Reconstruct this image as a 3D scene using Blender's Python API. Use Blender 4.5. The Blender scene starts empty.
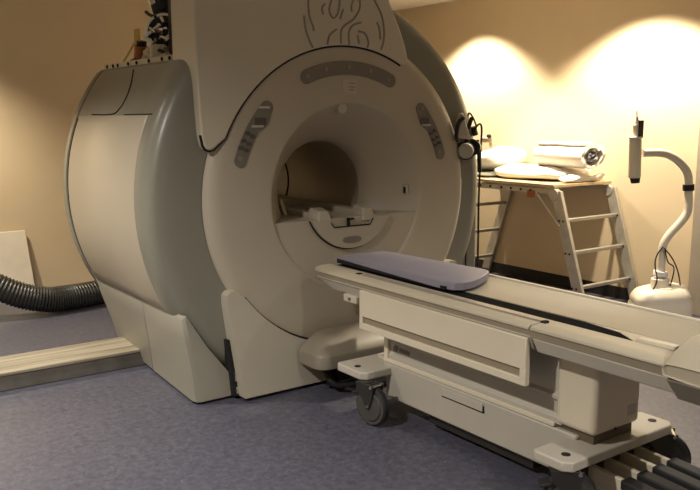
import bpy, bmesh, math, random
from mathutils import Vector, Matrix, noise
random.seed(4)
S = bpy.context.scene
COL = S.collection
PI = math.pi
R = math.radians

# ------------------------------------------------------------------ camera
F, CXP, CYP = 800.0, 350.0, 245.0
PITCH = math.atan(128 / F)
TH = math.atan(590 / (F / math.cos(PITCH)))
CAM = Vector((-2.6376, -3.6603, 1.49))
FW = Vector((math.sin(TH) * math.cos(PITCH), math.cos(TH) * math.cos(PITCH), -math.sin(PITCH)))
RT = Vector((math.cos(TH), -math.sin(TH), 0))
UP = RT.cross(FW)
cd = bpy.data.cameras.new('camera')
cd.sensor_fit = 'HORIZONTAL'; cd.sensor_width = 36; cd.lens = 36 * F / 700
cam = bpy.data.objects.new('camera', cd); COL.objects.link(cam)
cam.matrix_world = Matrix(((RT.x, UP.x, -FW.x, CAM.x), (RT.y, UP.y, -FW.y, CAM.y), (RT.z, UP.z, -FW.z, CAM.z), (0, 0, 0, 1)))
S.camera = cam

def ray(u, v): return FW * F + RT * (u - CXP) - UP * (v - CYP)
def ony(u, v, y):
    d = ray(u, v); return CAM + d * ((y - CAM.y) / d.y)
def onx(u, v, x):
    d = ray(u, v); return CAM + d * ((x - CAM.x) / d.x)
def onz(u, v, z):
    d = ray(u, v); return CAM + d * ((z - CAM.z) / d.z)

# ------------------------------------------------------------------ materials
def mat(name, col, rough=.5, metal=0, noise_amt=0, noise_scale=8, bump=0, bump_scale=60, coat=0, col2=None):
    m = bpy.data.materials.new(name); m.use_nodes = True
    nt = m.node_tree; b = nt.nodes['Principled BSDF']
    b.inputs['Base Color'].default_value = (*col, 1)
    b.inputs['Roughness'].default_value = rough
    b.inputs['Metallic'].default_value = metal
    if coat: b.inputs['Coat Weight'].default_value = coat
    tc = nt.nodes.new('ShaderNodeTexCoord')
    if noise_amt or col2:
        n = nt.nodes.new('ShaderNodeTexNoise'); n.inputs['Scale'].default_value = noise_scale
        n.inputs['Detail'].default_value = 5
        nt.links.new(tc.outputs['Object'], n.inputs['Vector'])
        r = nt.nodes.new('ShaderNodeValToRGB')
        c2 = col2 if col2 else tuple(c * (1 - noise_amt) for c in col)
        r.color_ramp.elements[0].position = .3; r.color_ramp.elements[1].position = .7
        r.color_ramp.elements[0].color = (*c2, 1); r.color_ramp.elements[1].color = (*col, 1)
        nt.links.new(n.outputs['Fac'], r.inputs['Fac']); nt.links.new(r.outputs['Color'], b.inputs['Base Color'])
    if bump:
        n = nt.nodes.new('ShaderNodeTexNoise'); n.inputs['Scale'].default_value = bump_scale
        nt.links.new(tc.outputs['Object'], n.inputs['Vector'])
        bp = nt.nodes.new('ShaderNodeBump'); bp.inputs['Strength'].default_value = bump
        bp.inputs['Distance'].default_value = .01
        nt.links.new(n.outputs['Fac'], bp.inputs['Height']); nt.links.new(bp.outputs['Normal'], b.inputs['Normal'])
    return m

M = {}
M['wall'] = mat('wall_paint', (.66, .54, .37), .75, noise_amt=.06, noise_scale=2, bump=.05, bump_scale=150)
M['ceil'] = mat('ceiling_paint', (.82, .78, .68), .9, noise_amt=.05)
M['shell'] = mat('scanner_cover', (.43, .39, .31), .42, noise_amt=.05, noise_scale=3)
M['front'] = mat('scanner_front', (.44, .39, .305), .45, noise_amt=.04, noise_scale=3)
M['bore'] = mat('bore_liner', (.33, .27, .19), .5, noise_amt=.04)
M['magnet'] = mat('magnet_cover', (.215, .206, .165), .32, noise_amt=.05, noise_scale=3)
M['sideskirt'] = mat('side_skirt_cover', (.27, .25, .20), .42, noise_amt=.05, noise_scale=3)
M['taupedark'] = mat('dark_taupe', (.10, .08, .055), .6, noise_amt=.1)
M['side'] = mat('side_panel_cover', (.40, .345, .26), .4, noise_amt=.05, noise_scale=3)
M['seam'] = mat('seam_dark', (.007, .006, .005), .9, noise_amt=.1)
M['logo'] = mat('groove_shade_and_print', (.27, .235, .18), .6, noise_amt=.1)  # monogram groove shade put into colour; also round buttons and print
M['panelgrey'] = mat('control_grey', (.19, .17, .14), .45, noise_amt=.1)
M['button'] = mat('button_grey', (.09, .08, .07), .5, noise_amt=.1)
M['btnlight'] = mat('button_light', (.5, .47, .42), .5, noise_amt=.1)
M['sticker'] = mat('sticker_white', (.5, .45, .36), .5, noise_amt=.1)
M['cream'] = mat('cream_plastic', (.62, .55, .42), .4, noise_amt=.06, noise_scale=4)
M['cradle'] = mat('cradle_beige', (.33, .29, .215), .5, noise_amt=.06, noise_scale=4)  # darker than the deck, its colour offsetting the ceiling light on it
M['hood'] = mat('hood_cover', (.55, .50, .395), .45, noise_amt=.04, noise_scale=3)  # lightened copy of the cover tone, making up for weak light there
M['deck'] = mat('deck_cream', (.47, .415, .31), .45, noise_amt=.06, noise_scale=4)
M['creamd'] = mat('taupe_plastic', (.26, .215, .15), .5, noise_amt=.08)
M['dock'] = mat('dock_taupe', (.22, .19, .145), .45, noise_amt=.05)
M['groove'] = mat('groove_black', (.006, .006, .006), 1.0, noise_amt=.1)
M['groove'].node_tree.nodes['Principled BSDF'].inputs['Specular IOR Level'].default_value = .1
M['lgrey'] = mat('table_grey', (.42, .385, .32), .5, noise_amt=.05)
M['silver'] = mat('rail_silver', (.42, .38, .34), .35, .5, noise_amt=.1)
M['black'] = mat('black_rubber', (.010, .009, .009), .75, noise_amt=.2)
M['darkmetal'] = mat('dark_metal', (.06, .055, .05), .4, .6, noise_amt=.2)
M['wheel'] = mat('wheel_grey', (.055, .05, .045), .5, noise_amt=.2)
M['chrome'] = mat('chrome', (.7, .68, .65), .15, 1, noise_amt=.1)
M['pad'] = mat('lavender_pad', (.25, .235, .29), .5, noise_amt=.06, bump=.1)
M['alu'] = mat('ladder_aluminium', (.52, .49, .43), .45, .55, noise_amt=.2, noise_scale=12)
M['plank'] = mat('plank_wood', (.6, .45, .26), .6, noise_amt=.35, noise_scale=6)
M['white'] = mat('white_cloth', (.8, .76, .7), .9, noise_amt=.08, bump=.3, bump_scale=14)
M['greycloth'] = mat('grey_cloth', (.22, .225, .24), .9, noise_amt=.3, bump=.4, bump_scale=30)
M['olive'] = mat('dull_green_cloth', (.16, .16, .12), .9, noise_amt=.3)
M['inj'] = mat('injector_white', (.75, .68, .56), .35, noise_amt=.04)
M['copper'] = mat('copper_red', (.34, .11, .045), .4, .3, noise_amt=.3)
M['yellow'] = mat('yellow_tag', (.42, .32, .06), .6, noise_amt=.2)
M['hose'] = mat('black_duct', (.02, .019, .018), .38, noise_amt=.3)
M['board'] = mat('white_board', (.72, .66, .56), .6, noise_amt=.08)
M['base'] = mat('black_cove_base', (.012, .010, .009), .4, noise_amt=.2)
M['doorgrey'] = mat('door_grey', (.36, .31, .25), .5, noise_amt=.08)
M['beammetal'] = mat('threshold_metal', (.13, .12, .105), .45, .3, noise_amt=.3, noise_scale=10)
M['lamp'] = mat('lamp_trim', (.8, .8, .78), .5, noise_amt=.05)

def floor_mat():
    m = bpy.data.materials.new('vinyl_floor'); m.use_nodes = True
    nt = m.node_tree; b = nt.nodes['Principled BSDF']; L = nt.links
    tc = nt.nodes.new('ShaderNodeTexCoord')
    def nz(sc, det, ro=.6):
        n = nt.nodes.new('ShaderNodeTexNoise'); n.inputs['Scale'].default_value = sc; n.inputs['Detail'].default_value = det
        n.inputs['Roughness'].default_value = ro
        L.new(tc.outputs['Object'], n.inputs['Vector']); return n
    def ramp(n, p0, c0, p1, c1):
        r = nt.nodes.new('ShaderNodeValToRGB'); e = r.color_ramp.elements
        e[0].position = p0; e[0].color = (*c0, 1); e[1].position = p1; e[1].color = (*c1, 1)
        L.new(n.outputs['Fac'], r.inputs['Fac']); return r
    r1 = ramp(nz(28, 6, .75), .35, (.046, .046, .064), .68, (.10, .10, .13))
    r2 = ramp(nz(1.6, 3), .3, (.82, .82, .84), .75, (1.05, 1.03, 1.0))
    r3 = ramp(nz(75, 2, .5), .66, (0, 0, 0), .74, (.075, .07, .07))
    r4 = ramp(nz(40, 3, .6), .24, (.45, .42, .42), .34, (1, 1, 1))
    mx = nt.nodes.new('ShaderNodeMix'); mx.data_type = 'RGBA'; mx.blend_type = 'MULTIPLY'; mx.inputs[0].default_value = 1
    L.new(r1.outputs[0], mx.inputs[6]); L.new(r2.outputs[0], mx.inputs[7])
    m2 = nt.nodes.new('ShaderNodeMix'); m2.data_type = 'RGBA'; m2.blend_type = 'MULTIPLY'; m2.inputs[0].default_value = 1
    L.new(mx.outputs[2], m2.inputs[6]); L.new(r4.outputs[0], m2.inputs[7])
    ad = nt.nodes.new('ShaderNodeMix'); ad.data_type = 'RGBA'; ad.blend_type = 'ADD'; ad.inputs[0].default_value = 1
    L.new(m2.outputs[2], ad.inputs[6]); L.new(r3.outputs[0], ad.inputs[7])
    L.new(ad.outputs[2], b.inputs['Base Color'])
    b.inputs['Roughness'].default_value = .42
    bp = nt.nodes.new('ShaderNodeBump'); bp.inputs['Strength'].default_value = .08
    n = nz(30, 4); L.new(n.outputs['Fac'], bp.inputs['Height']); L.new(bp.outputs['Normal'], b.inputs['Normal'])
    return m
M['floor'] = floor_mat()

def wood_mat():
    m = bpy.data.materials.new('worn_wood'); m.use_nodes = True
    nt = m.node_tree; b = nt.nodes['Principled BSDF']; L = nt.links
    tc = nt.nodes.new('ShaderNodeTexCoord'); mp = nt.nodes.new('ShaderNodeMapping')
    mp.inputs['Scale'].default_value = (.7, 14, 14)
    n = nt.nodes.new('ShaderNodeTexNoise'); n.inputs['Scale'].default_value = 2.5; n.inputs['Detail'].default_value = 6
    r = nt.nodes.new('ShaderNodeValToRGB'); e = r.color_ramp.elements
    e[0].position = .3; e[0].color = (.15, .125, .085, 1); e[1].position = .65; e[1].color = (.30, .265, .195, 1)
    L.new(tc.outputs['Object'], mp.inputs['Vector']); L.new(mp.outputs[0], n.inputs['Vector'])
    L.new(n.outputs['Fac'], r.inputs['Fac']); L.new(r.outputs[0], b.inputs['Base Color'])
    b.inputs['Roughness'].default_value = .6
    return m
M['wood'] = wood_mat()

# ------------------------------------------------------------------ builders
CAM_SCALE = [None]   # scaling about the camera (scale, x, y, z) for the group being built
class MB:
    def __init__(s): s.bm = bmesh.new()
    def box(s, x0, x1, y0, y1, z0, z1):
        v = [s.bm.verts.new(p) for p in ((x0,y0,z0),(x1,y0,z0),(x1,y1,z0),(x0,y1,z0),(x0,y0,z1),(x1,y0,z1),(x1,y1,z1),(x0,y1,z1))]
        for f in ((0,3,2,1),(4,5,6,7),(0,1,5,4),(1,2,6,5),(2,3,7,6),(3,0,4,7)): s.bm.faces.new([v[i] for i in f])
        return s
    def hexa(s, pts):   # bottom 4 then top 4
        v = [s.bm.verts.new(p) for p in pts]
        for f in ((0,3,2,1),(4,5,6,7),(0,1,5,4),(1,2,6,5),(2,3,7,6),(3,0,4,7)): s.bm.faces.new([v[i] for i in f])
        return s
    def prism(s, pts, d):   # pts 3D loop, d vector
        d = Vector(d); a = [s.bm.verts.new(p) for p in pts]; b = [s.bm.verts.new(Vector(p) + d) for p in pts]
        n = len(a); s.bm.faces.new(a); s.bm.faces.new(b[::-1])
        for i in range(n): s.bm.faces.new((a[i], b[i], b[(i+1) % n], a[(i+1) % n]))
        return s
    def tube(s, pts, r, seg=10, closed=False, rr=None):
        pts = [Vector(p) for p in pts]; n = len(pts); rings = []
        ref = None
        for i, p in enumerate(pts):
            t = (pts[(i+1) % n] - pts[i-1]) if (closed or 0 < i < n-1) else (pts[1]-pts[0] if i == 0 else pts[-1]-pts[-2])
            t.normalize()
            if ref is None:
                ref = Vector((0,0,1)) if abs(t.z) < .9 else Vector((1,0,0))
            u = t.cross(ref).normalized(); ref = u.cross(t).normalized(); ref = -ref if False else ref
            w = t.cross(u).normalized()
            q = rr[i] if rr else r
            rings.append([s.bm.verts.new(p + (u*math.cos(2*PI*k/seg) + w*math.sin(2*PI*k/seg)) * q) for k in range(seg)])
            ref = -w
        m = n if closed else n-1
        for i in range(m):
            a, b = rings[i], rings[(i+1) % n]
            for k in range(seg): s.bm.faces.new((a[k], a[(k+1) % seg], b[(k+1) % seg], b[k]))
        if not closed:
            s.bm.faces.new(rings[0][::-1]); s.bm.faces.new(rings[-1])
        return s
    def cyl(s, p0, p1, r, r1=None, seg=20): return s.tube([p0, p1], r, seg, rr=[r, r if r1 is None else r1])
    def grid(s, rows, close=False):
        V = [[s.bm.verts.new(p) for p in row] for row in rows]
        for i in range(len(V)-1):
            n = len(V[i])
            for k in range(n if close else n-1):
                s.bm.faces.new((V[i][k], V[i][(k+1) % n], V[i+1][(k+1) % n], V[i+1][k]))
        return s
    def build(s, name, m, parent=None, bevel=0, seg=2, smooth=35, sub=0):
        bm = s.bm; bmesh.ops.remove_doubles(bm, verts=bm.verts, dist=1e-5)
        bmesh.ops.recalc_face_normals(bm, faces=bm.faces)
        if CAM_SCALE[0]:
            k, dx, dy, dz = CAM_SCALE[0]
            for v in bm.verts: v.co = Vector((min(k*v.co.x+dx, XR-.012), k*v.co.y+dy, max(0, k*v.co.z+dz)))
        off = Vector((0,0,0)); q = parent
        while q is not None: off += q.location; q = q.parent
        for v in bm.verts: v.co -= off
        me = bpy.data.meshes.new(name); bm.to_mesh(me); bm.free()
        me.materials.append(M[m] if isinstance(m, str) else m)
        o = bpy.data.objects.new(name, me); COL.objects.link(o)
        if parent is not None: o.parent = parent
        if bevel:
            b = o.modifiers.new('bevel', 'BEVEL'); b.width = bevel; b.segments = seg; b.limit_method = 'ANGLE'; b.angle_limit = R(35)
            b.harden_normals = False
        if sub:
            b = o.modifiers.new('sub', 'SUBSURF'); b.levels = sub; b.render_levels = sub
        me.shade_smooth(); me.set_sharp_from_angle(angle=R(smooth))
        return o

def thing(name, label, cat, loc, group=None):
    o = bpy.data.objects.new(name, None); COL.objects.link(o); o.location = loc; o.empty_display_size = .1
    o['label'] = label; o['category'] = cat
    if group: o['group'] = group
    return o
def tag(o, label, cat, group=None):
    o['label'] = label; o['category'] = cat
    if group: o['group'] = group
    return o
def struct(o): o['kind'] = 'structure'; return o
def crom(pts, n=6):
    pts = [Vector(p) for p in pts]; out = []
    P_ = [pts[0]*2-pts[1]] + pts + [pts[-1]*2-pts[-2]]
    for i in range(1, len(P_)-2):
        a, b, c, d = P_[i-1:i+3]
        for k in range(n):
            t = k/n
            out.append(.5*((2*b)+(c-a)*t+(2*a-5*b+4*c-d)*t*t+(3*b-3*c+d-a)*t**3))
    out.append(pts[-1]); return out

# ------------------------------------------------------------------ room
XL, XR, YF, YB, H = -4.6, 3.0, -6.2, 3.47, 2.62
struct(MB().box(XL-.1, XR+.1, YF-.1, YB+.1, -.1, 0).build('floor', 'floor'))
struct(MB().box(XL-.1, XR+.1, YF-.1, YB+.1, H, H+.1).build('ceiling', 'ceil'))
struct(MB().box(XL, XR, YB, YB+.1, 0, H).build('wall_back', 'wall'))
struct(MB().box(XR, XR+.1, YF, YB, 0, H).build('wall_right', 'wall'))
struct(MB().box(XL-.1, XL, YF, YB, 0, H).build('wall_left', 'wall'))
struct(MB().box(XL, XR, YF-.1, YF, 0, H).build('wall_front', 'wall'))
struct(MB().box(XR-.015, XR, -.34, YB, 0, .10).build('baseboard_right', 'base', bevel=.004))
struct(MB().box(XL, XR-.015, YB-.012, YB, 0, .012).build('baseboard_back', 'base'))
# grey door past the end of the right wall
d = MB().box(XR-.03, XR, -1.42, -.345, 0, 2.12)
struct(d.build('door_1', 'doorgrey', bevel=.004))
k = MB().cyl((XR-.03, -1.32, 1.0), (XR-.085, -1.32, 1.0), .011, seg=12); k.cyl((XR-.08, -1.33, 1.0), (XR-.08, -1.2, 1.0), .009, seg=12)
k.build('door_handle', 'chrome', bpy.data.objects['door_1'])

# ------------------------------------------------------------------ MRI scanner
CX, CZ = .034, 1.05
HX = -.012   # centre line of the magnet housing
scan = thing('mri_scanner', 'large beige MRI scanner with round bore and grooved monogram on its hood', 'mri scanner', (0, .6, 0))
def ring(mb, prof, a0=0, a1=360, seg=128, zmin=.012, zmax=9, cx=CX, cz=CZ):
    full = (a1-a0) >= 360; n = seg if full else seg+1
    rows = []
    for r, y in prof:
        rows.append([(cx + r*math.cos(R(a0+(a1-a0)*k/seg)), y, min(zmax, max(zmin, cz + r*math.sin(R(a0+(a1-a0)*k/seg))))) for k in range(n)])
    return mb.grid(rows, close=full)
def pol(r, a, y): return (CX + r*math.cos(R(a)), y, CZ + r*math.sin(R(a)))

def polf(r, a, y): return (.008 + r*math.cos(R(a)), y, 1.045 + r*math.sin(R(a)))
# front ring with the flared mouth
cone = [(.535, 0), (.522, .001), (.516, .006), (.512, .014), (.49, .042), (.455, .088), (.415, .142), (.372, .20), (.34, .24), (.318, .275), (.304, .31), (.30, .335)]
mb = ring(MB(), [(.86, .13), (.90, .125), (.912, .09), (.908, .06), (.89, .03), (.865, .012), (.84, .003), (.81, 0), (.70, -.001), (.60, -.001)] + cone)
mb.build('front_panel', 'front', scan, smooth=50)
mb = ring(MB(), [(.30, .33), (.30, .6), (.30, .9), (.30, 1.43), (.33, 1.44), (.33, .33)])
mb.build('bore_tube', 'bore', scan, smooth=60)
mb = MB(); ring(mb, [(.2995, 1.15), (.2945, 1.153), (.2945, 1.162), (.2995, 1.165)]); mb.build('bore_seam', 'seam', scan)

# magnet housing: round collar and barrel with open left top
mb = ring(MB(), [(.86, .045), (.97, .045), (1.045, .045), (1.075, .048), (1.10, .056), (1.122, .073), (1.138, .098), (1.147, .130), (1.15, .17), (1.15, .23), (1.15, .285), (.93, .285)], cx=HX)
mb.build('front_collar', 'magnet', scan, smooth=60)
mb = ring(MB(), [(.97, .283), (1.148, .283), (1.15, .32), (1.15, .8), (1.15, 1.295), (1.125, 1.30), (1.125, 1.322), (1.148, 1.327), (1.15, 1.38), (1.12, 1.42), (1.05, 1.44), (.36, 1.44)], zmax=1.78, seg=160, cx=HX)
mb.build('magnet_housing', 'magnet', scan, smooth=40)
# side access panel
def polh(r, a, y): return (HX + r*math.cos(R(a)), y, CZ + r*math.sin(R(a)))
def patch(r0, r1, y0, y1, z0, z1, left=True, n=24, inset=.012):
    a0 = math.degrees(math.asin((z0-CZ)/r0)); a1 = math.degrees(math.asin((z1-CZ)/r0))
    mb = MB(); rows = []
    for r, yy0, yy1, da in ((r0, y0, y1, 0), (r1, y0+inset, y1-inset, .5)):
        row = []
        for k in range(n+1):
            a = a0+da + (a1-a0-2*da)*k/n; aa = 180-a if left else a
            row.append((aa, r))
        rows.append((row, yy0, yy1))
    (ra, ya0, ya1), (rb, yb0, yb1) = rows
    L1 = [polh(r, a, ya0) for a, r in ra]; L2 = [polh(r, a, yb0) for a, r in rb]; L3 = [polh(r, a, yb1) for a, r in rb]; L4 = [polh(r, a, ya1) for a, r in ra]
    mb.grid([L1, L2, L3, L4])
    for e in (0, -1): mb.bm.faces.new([mb.bm.verts.new(q[e]) for q in (L1, L2, L3, L4)])
    return mb
for left in (True, False):
    patch(1.149, 1.157, .205, 1.262, .50, 1.50, left).build('access_panel', 'side', scan, smooth=50)
# seams over the upper side cover
a = [onx(u, v, -.9) for u, v in ((132, 70), (129, 90), (123, 102), (116, 111), (110, 114.5))]
def on_barrel(u, v, r=1.151):   # hit the barrel surface
    d = ray(u, v); A = d.x**2 + d.z**2; ox, oz = CAM.x-HX, CAM.z-CZ
    B = 2*(ox*d.x+oz*d.z); C_ = ox*ox+oz*oz-r*r; t = (-B-math.sqrt(max(0, B*B-4*A*C_)))/(2*A); return CAM+d*t
pts = crom([on_barrel(u, v) for u, v in ((133.5, 70), (131, 84), (126.5, 97), (120, 108), (112, 114.3), (92, 114.6))], 5)
MB().tube(pts, .004, 6).build('cover_seam', 'seam', scan)
pts = [on_barrel(u, v) for u, v in ((124, 114.6), (138, 114.3), (152, 114))]
MB().tube(pts, .003, 6).build('cover_seam', 'seam', scan)
MB().tube([polh(1.151, a, 1.272) for a in range(158, 208, 2)], .0055, 6).build('cover_seam', 'seam', scan)
# bracket strip along the open top edge, with bolts
mb = MB().box(-.875, -.83, .30, 1.36, 1.778, 1.812)
br = mb.build('cover_bracket', 'shell', scan, bevel=.003)
for y in (.36, .46, .64, .82, .95, 1.12, 1.2, 1.3):
    MB().cyl((-.874, y, 1.795), (-.882, y, 1.795), .010, seg=8).build('bolt', 'seam', br)

# hood with the monogram
hp = [(193, -60), (193, 0), (195, 60), (197.5, 100), (200.5, 135), (202.8, 145.5), (205.2, 149.3), (209, 150.8), (213.5, 149.2), (217.5, 145)]
pts = [ony(u, v, 0) for u, v in hp]
pts = [(p.x, 0, min(p.z, 2.42)) for p in pts]; pts[0] = (-.895, 0, 2.42)
arc = [polf(.832, aa, 0) for aa in range(156, 61, -3)]
pts = pts + arc + [(ony(u, v, 0).x, 0, ony(u, v, 0).z) for u, v in ((405, 64.5), (407, 60), (405.5, 51), (401, 35), (388, 0))] + [(.20, 0, 2.42)]
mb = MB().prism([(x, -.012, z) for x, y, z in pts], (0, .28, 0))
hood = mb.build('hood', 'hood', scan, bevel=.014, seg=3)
# dark joint line under the hood
gp = [(x, .001, z-.001) for x, y, z in pts[4:-6]]
MB().tube(gp, .0085, 6).build('joint_line', 'seam', scan)
# monogram: darker lines on the hood face standing in for groove shade
def zp(x, y): return (280+x/5.833, y/5.833)
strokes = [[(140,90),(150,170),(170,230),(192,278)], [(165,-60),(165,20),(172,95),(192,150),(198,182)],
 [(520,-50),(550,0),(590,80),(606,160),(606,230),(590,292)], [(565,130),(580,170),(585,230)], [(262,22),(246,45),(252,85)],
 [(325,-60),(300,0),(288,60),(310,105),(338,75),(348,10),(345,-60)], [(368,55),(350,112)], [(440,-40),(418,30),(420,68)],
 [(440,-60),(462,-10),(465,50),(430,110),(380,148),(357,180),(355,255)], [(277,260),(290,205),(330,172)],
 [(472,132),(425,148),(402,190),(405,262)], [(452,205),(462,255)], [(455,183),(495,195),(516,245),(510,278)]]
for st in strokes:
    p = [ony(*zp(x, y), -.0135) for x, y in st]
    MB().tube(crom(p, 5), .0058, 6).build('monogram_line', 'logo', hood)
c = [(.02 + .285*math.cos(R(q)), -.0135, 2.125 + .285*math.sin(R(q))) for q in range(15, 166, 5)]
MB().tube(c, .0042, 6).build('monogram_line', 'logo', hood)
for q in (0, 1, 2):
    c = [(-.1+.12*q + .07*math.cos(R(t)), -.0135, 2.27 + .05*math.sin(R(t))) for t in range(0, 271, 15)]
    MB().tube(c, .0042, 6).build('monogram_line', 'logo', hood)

# lower front skirt
arcb = [polf(.836, aa, 0) for aa in range(-146, -33, 3)]
poly = [(-.705, 0, .02), (-.775, 0, .53), (-.772, 0, .575), (-.755, 0, .592), (-.72, 0, .597)] + arcb[1:-1] + [(.80, 0, .597), (.835, 0, .592), (.85, 0, .575), (.855, 0, .53), (.785, 0, .02)]
# the skirt flares out a little toward the floor
vs = []
mb = MB()
def skew(p, y): return (p[0], y - .05*max(0, (.6-p[2])/.6), p[2])
n = len(poly); A = [mb.bm.verts.new(skew(p, -.02)) for p in poly]; B_ = [mb.bm.verts.new((p[0], .115, p[2])) for p in poly]
mb.bm.faces.new(A); mb.bm.faces.new(B_[::-1])
for i in range(n): mb.bm.faces.new((A[i], B_[i], B_[(i+1) % n], A[(i+1) % n]))
bmesh.ops.triangulate(mb.bm, faces=[f for f in mb.bm.faces if len(f.verts) > 4])
mb.build('front_skirt', 'shell', scan, bevel=.022, seg=4, smooth=60)
MB().tube([(x, -.0, z+.004) for x, y, z in arcb[1:-1]], .007, 6).build('joint_line', 'seam', scan)

# side skirts, left and right
def side_skirt(sg, y0b, y1b, y0t, y1t, front):
    mb = MB()
    def cx_(x): return HX + sg*(x-.05)
    # cross section (x outward from centre), bottom to top, hugging the barrel
    def sec(t_y0, t_y1):
        pass
    prof_out = [(.978, .015), (1.0, .20), (1.03, .36), (1.045, .47), (1.035, .492)]
    prof_in = [(1.0, .46), (.9, .30), (.80, .17), (.75, .10), (.74, .015)]
    prof = prof_out + prof_in
    rows = []
    def yy(z, lo, hi): return lo + (hi-lo)*min(1, z/.49)
    f = [(cx_(x), yy(z, y0b, y0t), z) for x, z in prof]
    b = [(cx_(x), yy(z, y1b, y1t), z) for x, z in prof]
    if front:   # rounded vertical front corner
        f1 = [(cx_(x - (.0 if i < 5 else 0)), yy(z, y0b+.05, y0t+.05), z) for i, (x, z) in enumerate(prof)]
        f2 = [(cx_(x - (.007 if i < 5 else 0)), yy(z, y0b+.014, y0t+.014), z) for i, (x, z) in enumerate(prof)]
        f3 = [(cx_(x - ((.03, .03, .028, .022, .015)[i] if i < 5 else 0)), yy(z, y0b, y0t), z) for i, (x, z) in enumerate(prof)]
        rows = [f3, f2, f1, b]
    else: rows = [f, b]
    rows = [[(px - sg*.085*max(0, (py-.1)/1.26)*(1-min(1, pz/.49))*(1 if i < 5 else 0), py, pz) for i, (px, py, pz) in enumerate(row)] for row in rows]
    mb.grid(rows, close=True)
    mb.bm.faces.new([mb.bm.verts.new(p) for p in rows[0]]); mb.bm.faces.new([mb.bm.verts.new(p) for p in rows[-1]])
    return mb
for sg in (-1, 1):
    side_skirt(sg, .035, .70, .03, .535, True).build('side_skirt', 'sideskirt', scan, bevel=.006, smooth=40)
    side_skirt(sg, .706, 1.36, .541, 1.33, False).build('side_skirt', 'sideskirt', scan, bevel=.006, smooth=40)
# dark gap and hardware between side skirt and front skirt
mb = MB().hexa([(-.735, .0, .02), (-.69, .0, .02), (-.69, .06, .02), (-.735, .06, .02), (-.765, .01, .33), (-.74, .01, .33), (-.74, .06, .33), (-.765, .06, .33)])
mb.build('skirt_gap', 'seam', scan)
MB().box(-.722, -.70, -.005, .012, .03, .07).build('skirt_clip', 'chrome', scan, bevel=.003)
mb = MB().box(-.728, -.708, -.005, .012, .10, .16)
mb.build('skirt_clip', 'chrome', scan, bevel=.003)

# bridge across the lower bore mouth
zs = .925
hw0 = math.sqrt(.512**2-(CZ-zs)**2)
def cone_r(y):
    pr = cone[2:] + [(.30, 2)]
    for (r0, y0), (r1, y1) in zip(pr, pr[1:]):
        if y <= y1: return r0 + (r1-r0)*(y-y0)/(y1-y0) if y1 > y0 else r0
    return .3
mb = MB()
lo = [(CX + .512*math.cos(R(a)), .014, CZ+.512*math.sin(R(a))) for a in [math.degrees(math.asin((zs-CZ)/.512)) - (180+2*math.degrees(math.asin((zs-CZ)/.512)))*k/40 for k in range(41)]]
mb.bm.faces.new([mb.bm.verts.new(p) for p in lo])
rows = []
for y in (.014, .03, .075, .135, .2, .255, .30, .335, .8, 1.40):
    h = math.sqrt(max(.01, (cone_r(y)-.001)**2-(CZ-zs)**2)); rows.append([(CX-h, y, zs-.0), (CX+h, y, zs-.0)])
mb.grid(rows)
bmesh.ops.triangulate(mb.bm, faces=[f for f in mb.bm.faces if len(f.verts) > 4])
mb.build('bore_bridge', 'front', scan, smooth=30)
half = [pol(.30, a, 0) for a in range(205, 336, 5)]
pl = [(CX-.272, 0, zs-.005), (CX-.155, 0, zs-.005), (CX-.125, 0, zs-.045), (CX+.13, 0, zs-.045), (CX+.16, 0, zs-.005), (CX+.272, 0, zs-.005)]
mb = MB().prism([(x, -.012, z) for x, y, z in pl + half[::-1]], (0, .03, 0))
bmesh.ops.triangulate(mb.bm, faces=[f for f in mb.bm.faces if len(f.verts) > 4]); plug = mb.build('dock_plug', 'front', scan)
MB().tube([(x, .008, z) for x, y, z in [pol(.304, a, 0) for a in range(205, 336, 5)]], .0045, 6).build('joint_line', 'seam', plug)
MB().tube([(CX-.15, -.008, zs-.02), (CX-.122, -.012, zs-.048), (CX+.13, -.012, zs-.048), (CX+.155, -.008, zs-.015)], .0045, 6).build('joint_line', 'seam', plug)
mb = MB(); st = [(CX+.0+.045*math.cos(R(a))+(.02 if math.cos(R(a)) > 0 else -.02), -.0125, .80+.018*math.sin(R(a))) for a in range(0, 360, 20)]
mb.prism(st, (0, -.004, 0)); mb.build('release_slot', 'panelgrey', plug)
mb = MB().box(CX-.03, CX-.02, -.02, 0, zs-.05, zs+.0); mb.box(CX-.03, CX+.01, -.02, 0, zs-.012, zs-.003); mb.build('latch', 'seam', plug)
# cradle rails running into the bore
for x0, x1 in ((CX-.225, CX-.12), (CX+.085, CX+.185)):
    mb = MB(); y0, y1 = .02, 1.38
    mb.hexa([(x0, y0, zs-.04), (x1, y0, zs-.04), (x1, y1, zs), (x0, y1, zs), (x0+.008, y0+.03, zs+.03), (x1-.008, y0+.03, zs+.03), (x1-.008, y1, zs+.04), (x0+.008, y1, zs+.04)])
    rl = mb.build('cradle_rail', 'front', scan, bevel=.008)
    MB().hexa([(x0, y0-.02, zs-.03), (x1, y0-.02, zs-.03), (x1, y0+.10, zs), (x0, y0+.10, zs), (x0+.02, y0+.0, zs+.045), (x1-.02, y0+.0, zs+.045), (x1-.012, y0+.09, zs+.06), (x0+.012, y0+.09, zs+.06)]).build('rail_end', 'shell', rl, bevel=.01, seg=3)
MB().hexa([(CX-.26, .30, zs+.0), (CX-.235, .30, zs+.0), (CX-.235, 1.3, zs), (CX-.26, 1.3, zs), (CX-.265, .35, zs+.09), (CX-.24, .35, zs+.09), (CX-.24, 1.3, zs+.09), (CX-.265, 1.3, zs+.09)]).build('side_guide', 'front', scan, bevel=.004)
MB().box(CX-.234, CX-.228, .40, .52, zs+.045, zs+.085).build('guide_sensor', 'seam', scan)
MB().box(.10+CX-.01, .10+CX, .3, 1.3, zs, zs+.01).build('guide_wire', 'seam', scan)
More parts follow.
